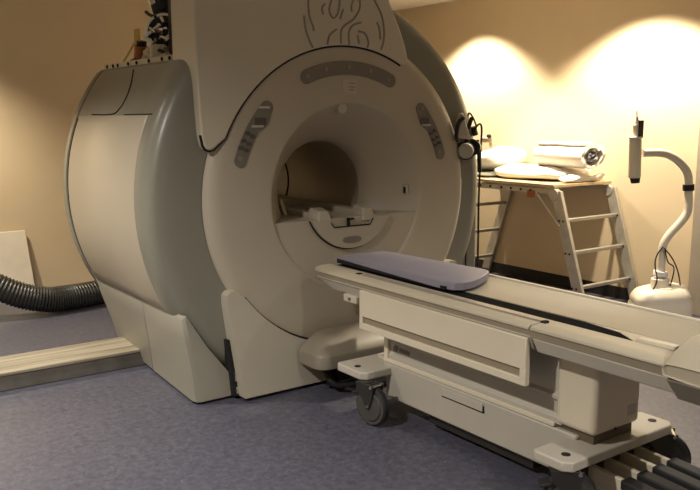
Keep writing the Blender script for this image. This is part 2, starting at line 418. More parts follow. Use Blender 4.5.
# small clip inside the flare and button above it
MB().box(CX+.452, CX+.468, .05, .09, 1.03, 1.085).build('speaker_clip', 'sticker', scan, bevel=.004)
MB().box(CX+.447, CX+.455, .055, .072, 1.035, 1.07).build('clip_slot', 'seam', scan)
MB().cyl((CX-.045, .012, CZ+.487), (CX-.045, .06, CZ+.487), .03, seg=20).build('alignment_button', 'sticker', scan, bevel=.004)

# control panels on the ring
def arc_plate(a0, a1, r0, r1, y, th, bulge=0, nseg=24):
    def pol(r_, a_, y_): return (.02 + r_*math.cos(R(a_)), y_, 1.038 + r_*math.sin(R(a_)))
    out = []; rm = (r0+r1)/2; hw = (r1-r0)/2
    for k in range(nseg+1):
        t = k/nseg; out.append(pol(r1 + 0, a0+(a1-a0)*t, y))
    def cap(a, sgn):
        c_ = Vector(pol(rm, a, y)); rad = Vector((math.cos(R(a)), 0, math.sin(R(a)))); tan = Vector((-math.sin(R(a)), 0, math.cos(R(a))))*sgn
        return [tuple(c_ + rad*hw*math.cos(R(q)) + tan*hw*math.sin(R(q))) for q in range(20, 161, 20)]
    s_ = 1 if a1 > a0 else -1
    out += cap(a1, s_)
    for k in range(nseg, -1, -1):
        t = k/nseg; e = bulge*max(0, math.sin(PI*min(1, max(0, (t-.0)/.42))))
        out.append(pol(r0 - e, a0+(a1-a0)*t, y))
    out += [tuple(p) for p in cap(a0, -s_)][::-1]
    return MB().prism(out, (0, th, 0))
def panel(a0, a1, r0, r1, btns, bulge=0):
    mb = arc_plate(a0, a1, r0, r1, -.006, .012, bulge)
    bmesh.ops.triangulate(mb.bm, faces=[f for f in mb.bm.faces if len(f.verts) > 4])
    p = mb.build('control_panel', 'panelgrey', scan, bevel=.002)
    for (a, r, kind) in btns:
        c_ = Vector(pol(r, a, -.006)) - Vector((.02, 0, .012))
        if kind == 'b': MB().box(c_.x-.013, c_.x+.013, -.012, -.005, c_.z-.009, c_.z+.009).build('button', 'button', p, bevel=.002)
        if kind == 'd': MB().box(c_.x-.034, c_.x+.034, -.010, -.005, c_.z-.022, c_.z+.016).build('display', 'button', p, bevel=.002)
        if kind == 'l': MB().box(c_.x-.038, c_.x+.030, -.012, -.005, c_.z-.006, c_.z+.006).build('light_strip', 'btnlight', p, bevel=.001)
        if kind == 'o': MB().cyl((c_.x, -.006, c_.z), (c_.x, -.010, c_.z), .012, seg=16).build('button', 'logo', p)
bt = [(138, .73, 'b')]
panel(136.5, 161.5, .69, .762, [(137, .735, 'l'), (142.5, .71, 'd'), (145, .705, 'l'), (150, .742, 'b'), (150, .708, 'b'), (153.5, .745, 'b'), (153.5, .71, 'b'), (156.5, .745, 'b'), (156.5, .71, 'b'), (160.5, .725, 'o')], .022)
panel(43.5, 18.5, .69, .762, [(43, .735, 'o'), (37.5, .71, 'd'), (35, .705, 'l'), (30, .742, 'b'), (30, .708, 'b'), (26.5, .745, 'b'), (26.5, .71, 'b'), (23.5, .745, 'b'), (23.5, .71, 'b'), (19.5, .725, 'o')], .022)
panel(113, 66, .682, .758, [(112, .72, 'o'), (102, .722, 'o'), (90, .722, 'o'), (78, .722, 'o'), (67, .72, 'o')])
st = MB().box(CX-.055, CX+.04, -.003, .002, 1.615, 1.695).build('sticker', 'sticker', scan)
for z, w in ((1.675, .03), (1.655, .035), (1.64, .025)):
    MB().box(CX-.005-w*.3, CX-.005+w, -.004, -.002, z-.003, z+.003).build('sticker_print', 'logo', st)

# docking step at the foot of the front panel
top = [(-.372, -.075)] + [(-.302-.07*math.cos(R(q)), -.215-.07*math.sin(R(q))) for q in range(0, 91, 10)] + [(.34+.07*math.sin(R(q)), -.215-.07*math.cos(R(q))) for q in range(0, 91, 10)] + [(.41, -.075)]
mb = MB(); rows = []
for z, e in ((.158, .006), (.163, .0), (.226, .0), (.238, .006)):
    rows.append([((x-.02)*(1-e*2)+.02, y+e*(1 if y < -.1 else 0), z) for x, y in top])
mb.grid(rows, close=True); mb.bm.faces.new([mb.bm.verts.new(p) for p in rows[0]])
# domed top climbing to the scanner
prev = rows[-1]
for k in range(1, 5):
    t = k/4; prevn = []
    for x, y, z in rows[3]:
        prevn.append((x*(1-.35*t)+.02*t, y + (-.075-y)*t*.98, z + .085*math.sin(t*PI/2)))
    mb.grid([prev, prevn], close=True); prev = prevn
mb.bm.faces.new([mb.bm.verts.new(p) for p in prev])
dock = mb.build('docking_step', 'dock', scan, smooth=32)
MB().cyl((-.325, -.12, .238), (-.325, -.12, .25), .011, seg=12).build('screw', 'chrome', dock)
mb = MB().box(-.20, -.05, -.20, -.08, .05, .165); mb.box(-.25, .25, -.16, -.10, .13, .165)
mb.tube(crom([(-.26, -.12, .165), (-.27, -.20, .10), (-.24, -.24, .05), (-.14, -.26, .04), (-.02, -.25, .04)], 5), .016, 8)
mb.tube(crom([(-.20, -.12, .15), (-.22, -.18, .07), (-.17, -.27, .02), (-.06, -.30, .02), (.06, -.30, .02)], 5), .014, 8)
mb.tube([(-.22, -.15, .165), (-.22, -.15, .02)], .02, 10)
mb.build('dock_bracket', 'black', dock)

# cold head and cryo hardware in the open top
mb = MB(); ax = Vector((-.55, -.83, 0)).normalized()
c0 = Vector((-.71, .79, 1.965))
mb.cyl(c0 + ax*-.16, c0, .105, seg=28); mb.cyl(c0+ax*-.01, c0+ax*.02, .112, seg=28)
ch = mb.build('cold_head', 'lamp', scan, bevel=.004)
MB().cyl(c0+ax*.0205, c0+ax*.026, .096, seg=28).build('cold_head_face', 'black', ch)
rnd = random.Random(3); u_ = Vector((0,0,1)); w_ = ax.cross(u_).normalized()
for k in range(15):
    a = k*.9; r_ = .015 + .005*k
    q = c0 + ax*.03 + u_*math.sin(a)*r_ + w_*math.cos(a)*r_
    MB().tube([q, q + ax*.02 + w_*.02*math.cos(k*2), q + u_*.03*math.sin(k*3) + w_*.03], .010, 8).build('fitting', 'chrome', ch)
mb = MB().cyl((-.72, .82, 1.79), (-.72, .82, 1.90), .07, seg=24); mb.cyl((-.74, 1.0, 1.79), (-.70, .98, 1.88), .05, seg=20)
mb.build('cold_head_mount', 'sticker', scan, bevel=.004)
mb = MB().cyl((-.66, .86, 2.10), (-.70, .90, 2.30), .085, seg=24); mb.cyl((-.66, .80, 2.04), (-.66, .86, 2.12), .05, seg=20)
mb.build('cold_head_motor', 'black', scan, bevel=.006)
MB().cyl((-.735, .86, 2.13), (-.76, .88, 2.21), .03, seg=20).build('motor_cap', 'chrome', scan, bevel=.004)
mb = MB().box(-.72, -.62, .62, .72, 1.79, 2.3); mb.build('service_post', 'darkmetal', scan)
MB().cyl(onx(140, 70, -.62), onx(141.5, 46, -.62), .045, seg=20).build('relief_valve', 'copper', scan, bevel=.006)
MB().cyl(onx(141.5, 46, -.62), onx(141.8, 41, -.62), .032, seg=16).build('valve_cap', 'black', scan, bevel=.004)
MB().tube([onx(120, 67, -.62), onx(129, 53, -.62), onx(137, 38, -.62)], .007, 8).build('yellow_tube', 'yellow', scan)
p = onx(137.5, 37, -.64); MB().box(p.x-.005, p.x+.005, p.y-.035, p.y+.045, p.z-.045, p.z+.05).build('warning_tag', 'yellow', scan)
for pp in (((128, 64), (134, 60), (140, 62)), ((150, 55), (158, 50), (168, 55)), ((146, 12), (150, 15), (156, 17)), ((146, 66), (156, 60), (170, 57))):
    MB().tube(crom([onx(u, v, -.76) for u, v in pp], 4), .010, 8).build('cable', 'black', scan)
MB().tube(crom([onx(u, v, -.77) for u, v in ((145, 52), (150, 56), (158, 58), (168, 54))], 4), .014, 8).build('transfer_pipe', 'sticker', scan)

# narrow cable cover at the right front
mb = MB().box(.99, 1.145, .10, .27, .012, 1.10)
dc = mb.build('cable_cover', 'magnet', scan, bevel=.02, seg=3)
MB().box(1.04, 1.05, .095, .101, .45, .90).build('cable_slot', 'seam', dc)

# ------------------------------------------------------------------ headset hanging on the scanner
hs = thing('headset', 'patient headphones with dark band hooked on the right rim of the scanner', 'headphones', (1.0, .06, 1.2))
def P2(u, v, y): return ony(u-.8, v, y-.03)
MB().cyl(P2(466.5, 151, .0), P2(466.5, 151, .035), .046, .05, seg=24).build('ear_cup', 'lgrey', hs, bevel=.008)
MB().cyl(P2(466.5, 151, .03), P2(466.5, 151, .055), .056, seg=24).build('ear_cushion', 'black', hs, bevel=.008)
MB().cyl(P2(474, 147, .05), P2(475.5, 147, .09), .046, seg=24).build('ear_cup', 'lgrey', hs, bevel=.008)
MB().cyl(P2(472.5, 147.5, .045), P2(473, 147.5, .055), .054, seg=24).build('ear_cushion', 'black', hs, bevel=.008)
for du, dy in ((0, .02), (11, .06)):
    pts = crom([P2(458+du*.9, 142, dy), P2(457.5+du, 132, dy), P2(460+du, 122, dy), P2(464+du*.8, 118, dy)], 6)
    MB().tube(pts, .014, 8).build('head_band', 'black', hs)
mb = MB(); ps = [P2(u, v, .03) for u, v in ((459, 138), (458.5, 123), (461, 113), (464.5, 113), (467, 122), (472, 140))]
mb.prism(ps, (0, .02, 0)); mb.build('band_pad', 'lgrey', hs, bevel=.006)
pts = crom([P2(468, 120, .09), P2(470, 113, .09), P2(474, 118, .09), P2(477, 127, .09), P2(474, 134, .09)], 6)
MB().tube(pts, .006, 6).build('hook', 'darkmetal', hs)
MB().cyl(P2(474, 127, .085), P2(476, 135, .085), .02, seg=10).build('connector', 'black', hs)
hc = MB().tube(crom([P2(475, 133, .045), P2(477, 127, .045), P2(481, 124, .045), P2(482.5, 130, .045), P2(481.5, 150, .045), P2(480.8, 168, .045), P2(479.5, 200, .045), P2(479, 235, .045), P2(478.5, 262, .045), P2(478, 300, .045)], 8), .0065, 8).build('headset_cable', 'black', hs)
MB().tube(crom([P2(478, 140, .045), P2(480, 160, .045), P2(480.5, 172, .045)], 5), .013, 8).build('cable_plug', 'black', hs)

# ------------------------------------------------------------------ patient table
T = thing('patient_table', 'wheeled beige patient table with grooved top docked in front of the scanner', 'patient table', (-.05, -1.2, 0))
def sweep(mb, prof, ys):
    """profile (x,z) closed, swept along y"""
    mb.grid([[(x, y, z) for x, z in prof] for y in ys], close=True)
    for y in (ys[0], ys[-1]): mb.bm.faces.new([mb.bm.verts.new((x, y, z)) for x, z in prof])
    return mb
# near and far rails, top surface
tp = MB()
near = [(-.33, .683), (-.328, .694), (-.318, .701), (-.262, .703), (-.262, .683)]
def rail(y0, y1, nm, round_front=False):
    mb = MB(); sweep(mb, near, [y0, y1]); return mb
mb = MB()   # near rail front section: rounded toward the head end
rows = []
for y, dx, dz in ((-.128, .06, -.006), (-.135, .035, -.002), (-.155, .012, 0), (-.20, .001, 0), (-.4, 0, 0), (-1.652, 0, 0)):
    rows.append([(min(x+dx, -.20) if x < -.27 else x, y, z+(dz if z > .68 else 0)) for x, z in near])
mb.grid(rows, close=True)
for r_ in (rows[0], rows[-1]): mb.bm.faces.new([mb.bm.verts.new(p) for p in r_])
mb.build('near_rail', 'deck', T, bevel=.003)
sweep(MB(), near, [-1.66, -2.25]).build('near_rail', 'deck', T, bevel=.003)
sweep(MB(), [(-.262, .674), (-.262, .701), (-.195, .701), (-.195, .674)], [-.130, -2.25]).build('rail_deck', 'deck', T)
sweep(MB(), [(-.258, .70), (-.256, .709), (-.238, .709), (-.236, .70)], [-.50, -1.655]).build('slide_rail', 'silver', T)
MB().box(-.262, -.235, -1.675, -1.655, .70, .709).build('slide_rail_end', 'seam', T)
MB().box(-.262, -.235, -.47, -.445, .70, .706).build('slide_rail_end', 'seam', T)
# dark groove with pointed end
mb = MB(); mb.prism([(-.195, -.17, .672), (-.10, -.17, .672), (-.105, -1.75, .672), (-.13, -1.92, .672), (-.19, -2.02, .672), (-.195, -2.02, .672)], (0, 0, .027))
mb.build('cradle_groove', 'groove', T)
mb = MB(); mb.prism([(-.195, -2.02, .672), (-.19, -2.02, .672), (-.13, -1.92, .672), (-.105, -1.75, .672), (-.10, -2.25, .672), (-.195, -2.25, .672)], (0, 0, .029))
mb.build('deck_end', 'deck', T)
mb = MB().hexa([(-.19, -2.18, .70), (-.15, -2.18, .70), (-.15, -2.02, .70), (-.19, -2.02, .70), (-.185, -2.18, .716), (-.155, -2.18, .716), (-.158, -2.03, .712), (-.182, -2.03, .712)])
mb.build('guide_block', 'cream', T, bevel=.004)
MB().box(-.19, -.15, -2.235, -2.185, .70, .717).build('guide_clip', 'darkmetal', T, bevel=.004)
# dished cradle surface
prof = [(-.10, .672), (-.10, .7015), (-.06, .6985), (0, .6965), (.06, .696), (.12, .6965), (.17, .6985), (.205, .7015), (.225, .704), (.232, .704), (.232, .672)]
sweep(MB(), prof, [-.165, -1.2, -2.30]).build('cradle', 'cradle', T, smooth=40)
sweep(MB(), [(.234, .60), (.234, .706), (.24, .712), (.256, .712), (.265, .70), (.265, .60)], [-.165, -2.30]).build('far_rail', 'cream', T, bevel=.003)
sweep(MB(), [(.2325, .69), (.2325, .7035), (.2355, .7035), (.2355, .69)], [-.165, -2.28]).build('rail_gap', 'creamd', T)
# taupe band and apron beneath the rail
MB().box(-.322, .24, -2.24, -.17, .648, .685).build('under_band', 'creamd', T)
MB().hexa([(-.30, -1.66, .60), (.22, -1.66, .60), (.22, -.30, .60), (-.30, -.30, .60), (-.325, -1.66, .660), (.26, -1.66, .660), (.26, -.165, .660), (-.325, -.165, .660)]).build('head_apron', 'lgrey', T, bevel=.006)
MB().hexa([(-.31, -2.27, .598), (.25, -2.27, .598), (.25, -1.685, .598), (-.31, -1.685, .598), (-.326, -2.25, .653), (.262, -2.25, .653), (.262, -1.668, .653), (-.326, -1.668, .653)]).build('foot_apron', 'lgrey', T, bevel=.006)
# white switch box under the head end
sw = MB().box(-.325, -.285, -.535, -.425, .566, .605).build('switch_box', 'sticker', T, bevel=.006)
MB().box(-.327, -.325, -.49, -.47, .578, .592).build('switch_key', 'button', sw)
# folded side rail panel with slot
def side_panel(x0, x1, sg):
    o_ = MB().box(x0, x1, -1.65, -.575, .520, .650).build('side_panel', 'cream', T, bevel=.004)
    mb = MB().box(x0, x1, -1.65, -.575, .455, .487); mb.box(x0, x1, -.60, -.575, .480, .525); mb.box(x0, x1, -1.65, -1.62, .480, .525)
    mb.build('panel_lip', 'cream', o_, bevel=.003)
    MB().box((x0+.012) if sg < 0 else x0, x1 if sg < 0 else x1-.012, -1.62, -.60, .485, .522).build('panel_slot', 'creamd', o_)
side_panel(-.335, -.308, -1)
side_panel(.245, .272, 1)
# telescoping column
sweep(MB(), [(-.192, .285), (-.192, .31), (-.180, .325), (-.180, .375), (-.190, .385), (-.190, .40), (-.176, .41), (-.176, .605), (.035, .605), (.035, .41), (.055, .40), (.055, .385), (.045, .375), (.045, .325), (.065, .31), (.065, .285)], [-.62, -1.72]).build('column', 'lgrey', T, bevel=.002)
tr = MB().box(-.2, .08, -1.69, -.60, .272, .292).build('column_trim', 'cream', T, bevel=.003)
MB().box(-.198, -.165, -.632, -.60, .29, .60).build('column_post', 'cream', T, bevel=.004)
MB().box(-.205, .085, -1.885, -1.695, .290, .606).build('foot_column', 'cream', T, bevel=.025, seg=4)
MB().cyl((-.075, -1.885, .30), (-.075, -1.8875, .30), .006, seg=10).build('column_screw', 'seam', T)
MB().box(.0, .05, -1.8865, -1.884, .335, .375).build('rating_label', 'lgrey', T)
# maker's mark near the head end of the column: round emblem and short wording
mb = MB(); mb.cyl((-.1865, -.675, .348), (-.175, -.675, .348), .016, seg=20); mb.build('maker_emblem', 'panelgrey', T)
for k, y in enumerate((-.705, -.722, -.738, -.754, -.770)):
    MB().box(-.183, -.178, y-.012, y, .338, .358).build('maker_letter', 'panelgrey', T)
MB().box(-.18, .06, -1.865, -1.70, .25, .292).build('column_foot', 'taupedark', T)
# base beam
MB().hexa([(-.19, -1.78, .085), (.08, -1.78, .085), (.08, -.62, .085), (-.19, -.62, .085), (-.2, -1.80, .27), (.09, -1.80, .27), (.09, -.60, .27), (-.2, -.60, .27)]).build('base_beam', 'lgrey', T, bevel=.008)
hb = MB().box(-.204, -.198, -1.30, -1.04, .215, .252).build('beam_cover', 'lgrey', T, bevel=.002)
MB().box(-.1985, -.196, -1.308, -1.035, .208, .256).build('cover_shadow_gap', 'seam', T)
MB().box(-.15, .05, -1.55, -.9, .03, .085).build('brake_linkage', 'darkmetal', T)
# outriggers
def plate(y0, y1, x0, x1):
    mb = MB(); c_ = .03
    mb.prism([(x0+c_, y0, .212), (x1-c_, y0, .212), (x1, y0+c_, .212), (x1, y1-c_*.5, .212), (x1-c_*.5, y1, .212), (x0+c_*.5, y1, .212), (x0, y1-c_*.5, .212), (x0, y0+c_, .212)], (0, 0, .04))
    return mb
fo = plate(-.662, -.43, -.375, .275).build('outrigger', 'lgrey', T, bevel=.007, seg=3)
ro = plate(-1.925, -1.75, -.40, .28).build('outrigger', 'lgrey', T, bevel=.007, seg=3)
MB().box(-.16, .06, -.60, -.50, .25, .272).build('column_toe', 'lgrey', T, bevel=.006)
for x, y, pa in ((-.325, -.55, fo), (.225, -.55, fo), (-.335, -1.86, ro), (.225, -1.85, ro)):
    MB().cyl((x, y, .252), (x, y, .2545), .017, seg=20).build('plate_plug', 'black', pa)
def caster(x, y, ang, first=None):
    e = bpy.data.objects.new('caster', None); COL.objects.link(e); e.parent = T
    e.location = Vector((x, y, 0)) - T.location
    def q(px, py, pz):
        c_, s_ = math.cos(ang), math.sin(ang); return (x+px*c_-py*s_, y+px*s_+py*c_, pz)
    r_ = .105
    mb = MB(); prof = [(.006, .030), (.02, .030), (.07, .026), (.074, .019), (.092, .019), (.098, .012), (.098, -.012), (.092, -.019), (.074, -.019), (.07, -.026), (.02, -.030), (.006, -.030)]
    rows = []
    for rr, off in prof: rows.append([q(off, -.045+rr*math.cos(2*PI*k/40), .099+rr*math.sin(2*PI*k/40)) for k in range(40)])
    mb.grid(rows, close=True)
    for r0 in (rows[0], rows[-1]): mb.bm.faces.new([mb.bm.verts.new(p) for p in r0])
    mb.build('wheel', 'wheel', e, smooth=30)
    mb = MB(); rows = []
    for rr, off in ((.092, .0205), (.1, .013), (.1, -.013), (.092, -.0205)): rows.append([q(off, -.045+rr*math.cos(2*PI*k/40), .1+rr*math.sin(2*PI*k/40)) for k in range(40)])
    mb.grid(rows + [rows[0]], close=True)
    mb.build('tyre', 'black', e, smooth=30)
    for sx in (-1, 1):
        mb = MB(); w = .034*sx
        mb.prism([q(w, .035, .212), q(w, -.085, .212), q(w, -.075, .15), q(w, -.055, .09), q(w, -.035, .085), q(w, -.01, .13), q(w, .03, .17)], Vector(q(.004*sx, 0, 0)) - Vector(q(0, 0, 0)))
        mb.build('fork', 'darkmetal', e, bevel=.001)
        MB().cyl(q(w, -.045, .1), q(w*1.22, -.045, .1), .006, seg=12).build('axle_nut', 'chrome', e)
    mb = MB().cyl(q(0, 0, .20), q(0, 0, .213), .035, seg=20); mb.box(*(lambda a, b: (min(a[0], b[0]), max(a[0], b[0]), min(a[1], b[1]), max(a[1], b[1]), .196, .210))(q(-.04, -.05, 0), q(.04, .03, 0)))
    mb.build('swivel', 'darkmetal', e)
    mb = MB().hexa([q(-.03, .02, .15), q(.03, .02, .15), q(.03, .07, .14), q(-.03, .07, .14), q(-.03, .02, .165), q(.03, .02, .165), q(.03, .07, .15), q(-.03, .07, .15)])
    mb.build('brake_pedal', 'black', e, bevel=.003)
    MB().cyl(q(.045, -.07, .203), q(-.045, -.07, .203), .008, seg=10).build('swivel_bolt', 'chrome', e)
    return e
caster(-.355, -.66, R(8)); caster(.225, -.66, R(10)); caster(-.37, -1.86, R(48)); caster(.235, -1.86, R(42))
# foot levers with black pads
for k, x in enumerate((-.145, -.045, .055, .15)):
    mb = MB().hexa([(x-.011, -2.02-.02*k, .07), (x+.011, -2.02-.02*k, .07), (x+.011, -1.80, .07), (x-.011, -1.80, .07), (x-.011, -2.02-.02*k, .146), (x+.011, -2.02-.02*k, .146), (x+.011, -1.80, .158), (x-.011, -1.80, .158)])
    lv = mb.build('foot_lever', 'cream', T, bevel=.004)
    MB().hexa([(x-.028, -2.19, .105), (x+.034, -2.19, .105), (x+.034, -1.985, .115), (x-.028, -1.985, .115), (x-.028, -2.19, .142), (x+.034, -2.19, .142), (x+.034, -1.985, .155), (x-.028, -1.985, .155)]).build('pedal_pad', 'black', lv, bevel=.008)
MB().box(-.20, .20, -1.83, -1.77, .075, .17).build('lever_housing', 'darkmetal', T)
# foot end cap with raised corners
mb = MB()
for sg in (-1, 1):
    c0 = -.035; f = lambda x: c0 + (x-c0)*(1 if sg < 0 else -1)
    mb = MB()
    pr = [(-2.235, .672), (-2.232, .740), (-2.245, .765), (-2.28, .772), (-2.345, .775), (-2.38, .776), (-2.46, .77), (-2.50, .72), (-2.50, .655), (-2.33, .655)]
    w0, w1 = -.348, -.03
    def zz(z, k): return .655 + (z-.655)*k
    rows = [[(f(w0+.01), y-.01, zz(z, .42)) for y, z in pr], [(f(w0), y, zz(z, .40)) for y, z in pr], [(f(w0+.02), y, zz(z, .52)) for y, z in pr], [(f(w0+.06), y, zz(z, .78)) for y, z in pr], [(f(w0+.15), y, zz(z, 1.05)) for y, z in pr], [(f(w0+.22), y, zz(z, 1.05)) for y, z in pr], [(f(w1-.02), y, zz(z, .5)) for y, z in pr], [(f(w1), y, zz(z, .3)) for y, z in pr]]
    mb.grid(rows, close=True)
    for r0 in (rows[0], rows[-1]): mb.bm.faces.new([mb.bm.verts.new(p) for p in r0])
    mb.build('corner_bumper', 'deck', T, bevel=.004, smooth=30)
MB().box(-.22, .15, -2.50, -2.30, .655, .70).build('foot_crossbar', 'cream', T, bevel=.01, seg=3)
mb = MB().hexa([(-.29, -2.47, .575), (.22, -2.47, .575), (.22, -2.26, .575), (-.29, -2.26, .575), (-.345, -2.50, .652), (.275, -2.50, .652), (.275, -2.245, .652), (-.345, -2.245, .652)])
mb.build('foot_cap', 'dock', T, bevel=.006)

# ------------------------------------------------------------------ lavender pad lying on the table
mb = MB()
outl = [(-.172, -.145), (-.165, -.138), (.14, -.150), (.150, -.158), (.165, -.22), (.205, -.88), (.203, -.915), (.185, -.945), (.12, -.99), (.02, -1.045), (-.06, -1.075), (-.12, -1.08), (-.155, -1.06), (-.172, -1.0)]
def zl(y): return .731 - .022*min(1, max(0, (-y-.78)/.12))
lowr = [(x, y+(.01 if y < -.5 else 0), zl(y)) for x, y in outl]
mid = [(x, y, zl(y)+.002) for x, y in outl]; up1 = [(x, y, .736+.006*max(0, (-y-.7)/.3)) for x, y in outl]
up2 = [((x-.015)*.965+.015, (y+.61)*.985-.61, .7405+.006*max(0, (-y-.7)/.3)) for x, y in outl]
mb.grid([lowr, mid, up1, up2], close=True)
mb.bm.faces.new([mb.bm.verts.new(p) for p in lowr]); mb.bm.faces.new([mb.bm.verts.new(p) for p in up2])
bmesh.ops.triangulate(mb.bm, faces=[f for f in mb.bm.faces if len(f.verts) > 4])
pad = thing('table_pad', 'lavender grey slab with raised end lying at the head of the patient table', 'pad', (0, -.6, .704))
mb.build('pad_body', 'pad', pad, smooth=28)
mb = MB().prism([(x+(.004 if x < 0 else -.02), y+(.06 if y < -.85 else -.003), .7055) for x, y in outl], (0, 0, .0245)); mb.build('pad_underside', 'black', pad)
MB().box(-.176, -.15, -1.02, -.985, .708, .724).build('pad_notch', 'seam', pad)

# ------------------------------------------------------------------ threshold beam
bt_ = thing('floor_beam', 'long low beam with worn wooden top on the floor left of the scanner', 'beam', (-2.6, 1.03, 0))
MB().hexa([(-4.55, .865, .002), (-.862, .865, .002), (-.862, 1.20, .002), (-4.55, 1.20, .002), (-4.55, .875, .085), (-.868, .875, .085), (-.868, 1.20, .085), (-4.55, 1.20, .085)]).build('metal_channel', 'beammetal', bt_, bevel=.003)
for y0, y1 in ((.868, .97), (.974, 1.09), (1.094, 1.205)):
    MB().box(-4.55, -.86, y0, y1, .085, .103).build('top_plank', 'wood', bt_, bevel=.003)
# ------------------------------------------------------------------ duct hose
pts = crom([(-2.35, 2.85, 1.0), (-1.95, 2.78, .72), (-1.55, 2.66, .40), (-1.25, 2.56, .20), (-1.0, 2.52, .115), (-.80, 2.54, .104), (-.5, 2.60, .104), (-.1, 2.65, .104), (.3, 2.65, .104)], 45)
rr = [.096 + .005*math.sin(i*PI*.5) for i in range(len(pts))]
hz = MB().tube(pts, .1, 20, rr=rr).build('duct_hose', 'hose', smooth=80)
hz['label'] = 'black corrugated hose running along the back wall floor behind the scanner'; hz['category'] = 'hose'
# ------------------------------------------------------------------ leaning board
o = MB().hexa([(-1.9, 3.36, .006), (-.86, 3.36, .006), (-.86, 3.375, .006), (-1.9, 3.375, .006), (-1.9, 3.435, .535), (-.90, 3.435, .535), (-.90, 3.45, .535), (-1.9, 3.45, .535)]).build('leaning_board', 'board', bevel=.003)
tag(o, 'low white board leaning against the back wall behind the black hose', 'board')

# ------------------------------------------------------------------ ladder scaffold with deck
CAM_SCALE[0] = (1.055, .145, .201, -.082)  # ladder, board and bedding scaled up about the camera, out to the right wall
X0, X1 = 2.04, 2.68
sc = thing('ladder_scaffold', 'folded aluminium ladder standing as a low platform against the right wall', 'ladder', (2.68, .83, 0))
def leg(ytop, ybot, RZ, zt=.955):
    for x in (X0, X1):
        mb = MB()
        for dx in (0,):
            mb.hexa([(x-.015, ybot-.045, .078), (x+.015, ybot-.045, .078), (x+.015, ybot+.045, .078), (x-.015, ybot+.045, .078), (x-.015, ytop-.045, zt), (x+.015, ytop-.045, zt), (x+.015, ytop+.045, zt), (x-.015, ytop+.045, zt)])
        r_ = mb.build('ladder_rail', 'alu', sc, bevel=.003)
        MB().box(x-.018, x+.018, ybot-.045, ybot+.045, .078, .11).build('rubber_foot', 'black', r_)
        for z in RZ:
            y = ybot+(ytop-ybot)*z/zt
            for dy in (-.018, .018): MB().cyl((x-.015, y+dy, z), (x-.019, y+dy, z), .008, seg=8).build('rivet', 'black', r_)
    for z in RZ:
        y = ybot+(ytop-ybot)*z/zt
        MB().box(X0, X1, y-.016, y+.016, z-.013, z+.013).build('rung', 'alu', sc, bevel=.004)
leg(.185, -.10, (.257, .505, .738)); leg(1.22, 1.50, (.24, .49, .738))
for x in (X0, X1):
    MB().box(x-.014, x+.014, .17, 1.28, .925, .965).build('top_rail', 'alu', sc, bevel=.003)
for y in (.45, .75, 1.05): MB().box(X0, X1, y-.016, y+.016, .935, .955).build('rung', 'alu', sc)
for y in (.20, 1.22):
    for x in (X0, X1): MB().cyl((x-.022, y, .925), (x+.022, y, .925), .045, seg=16).build('hinge', 'alu', sc, bevel=.004)
for p0, p1 in (((2.02, .36, .93), (2.02, .13, .70)), ((2.02, 1.0, .93), (2.02, 1.33, .62))):
    MB().cyl(p0, p1, .008, seg=8).build('brace', 'alu', sc)
for y in (.42, .52, .62, .72, .84, .95): MB().cyl((X0-.014, y, .945), (X0-.018, y, .945), .010, seg=8).build('rivet', 'black', sc)
MB().box(X0-.018, X0-.013, .38, .45, .89, .945).build('hinge_lock', 'copper', sc)
o = MB().box(2.01, 2.74, .19, 1.40, .9755, .999).build('platform_board', 'plank', bevel=.003); tag(o, 'thin wooden board laid over the ladder as a tabletop', 'board')

# ------------------------------------------------------------------ bedding
def cushion(name, c, sx, sy, sz, m, e=.5, amp=.015, rz=0, seed=0, tilt=0):
    mb = MB(); n, k = 40, 22; rows = []
    for j in range(k+1):
        ph = -PI/2 + PI*j/k; row = []
        for i in range(n):
            th = 2*PI*i/n
            f_ = lambda v, p: math.copysign(abs(v)**p, v)
            x = sx*f_(math.cos(ph), .45)*f_(math.cos(th), e); y = sy*f_(math.cos(ph), .45)*f_(math.sin(th), e); z = sz*f_(math.sin(ph), .8)
            z *= 1 - .35*max(abs(x)/sx, abs(y)/sy)**4
            d_ = noise.noise(Vector((x*6+seed, y*6, z*8)))*amp*2
            if z > -sz*.6: z += d_
            p = Vector((x, y, z)); p.rotate(Matrix.Rotation(tilt, 3, 'X')); p.rotate(Matrix.Rotation(rz, 3, 'Z')); row.append(p + Vector(c))
        rows.append(row)
    mb.grid(rows, close=True)
    return mb.build(name, m, smooth=80)
o = cushion('pillow', (2.42, .66, 1.054), .27, .34, .05, 'white', .45, .016, R(4), 3)
tag(o, 'flat white pillow on the ladder platform beneath the rolled blanket', 'pillow')
o = cushion('pillow', (2.45, 1.17, 1.135), .24, .17, .085, 'white', .45, .014, 0, 9, R(-14))
tag(o, 'plump white pillow at the scanner end of the ladder platform', 'pillow')
o = cushion('folded_cloth', (2.30, 1.15, 1.018), .22, .20, .017, 'olive', .4, .004, 0, 5)
tag(o, 'flat dull green cloth folded under the far plump pillow', 'cloth')
o = cushion('crumpled_sheet', (2.40, .24, 1.028), .25, .05, .026, 'white', .5, .025, 0, 15)
tag(o, 'crumpled white sheet at the near edge of the ladder platform', 'sheet')
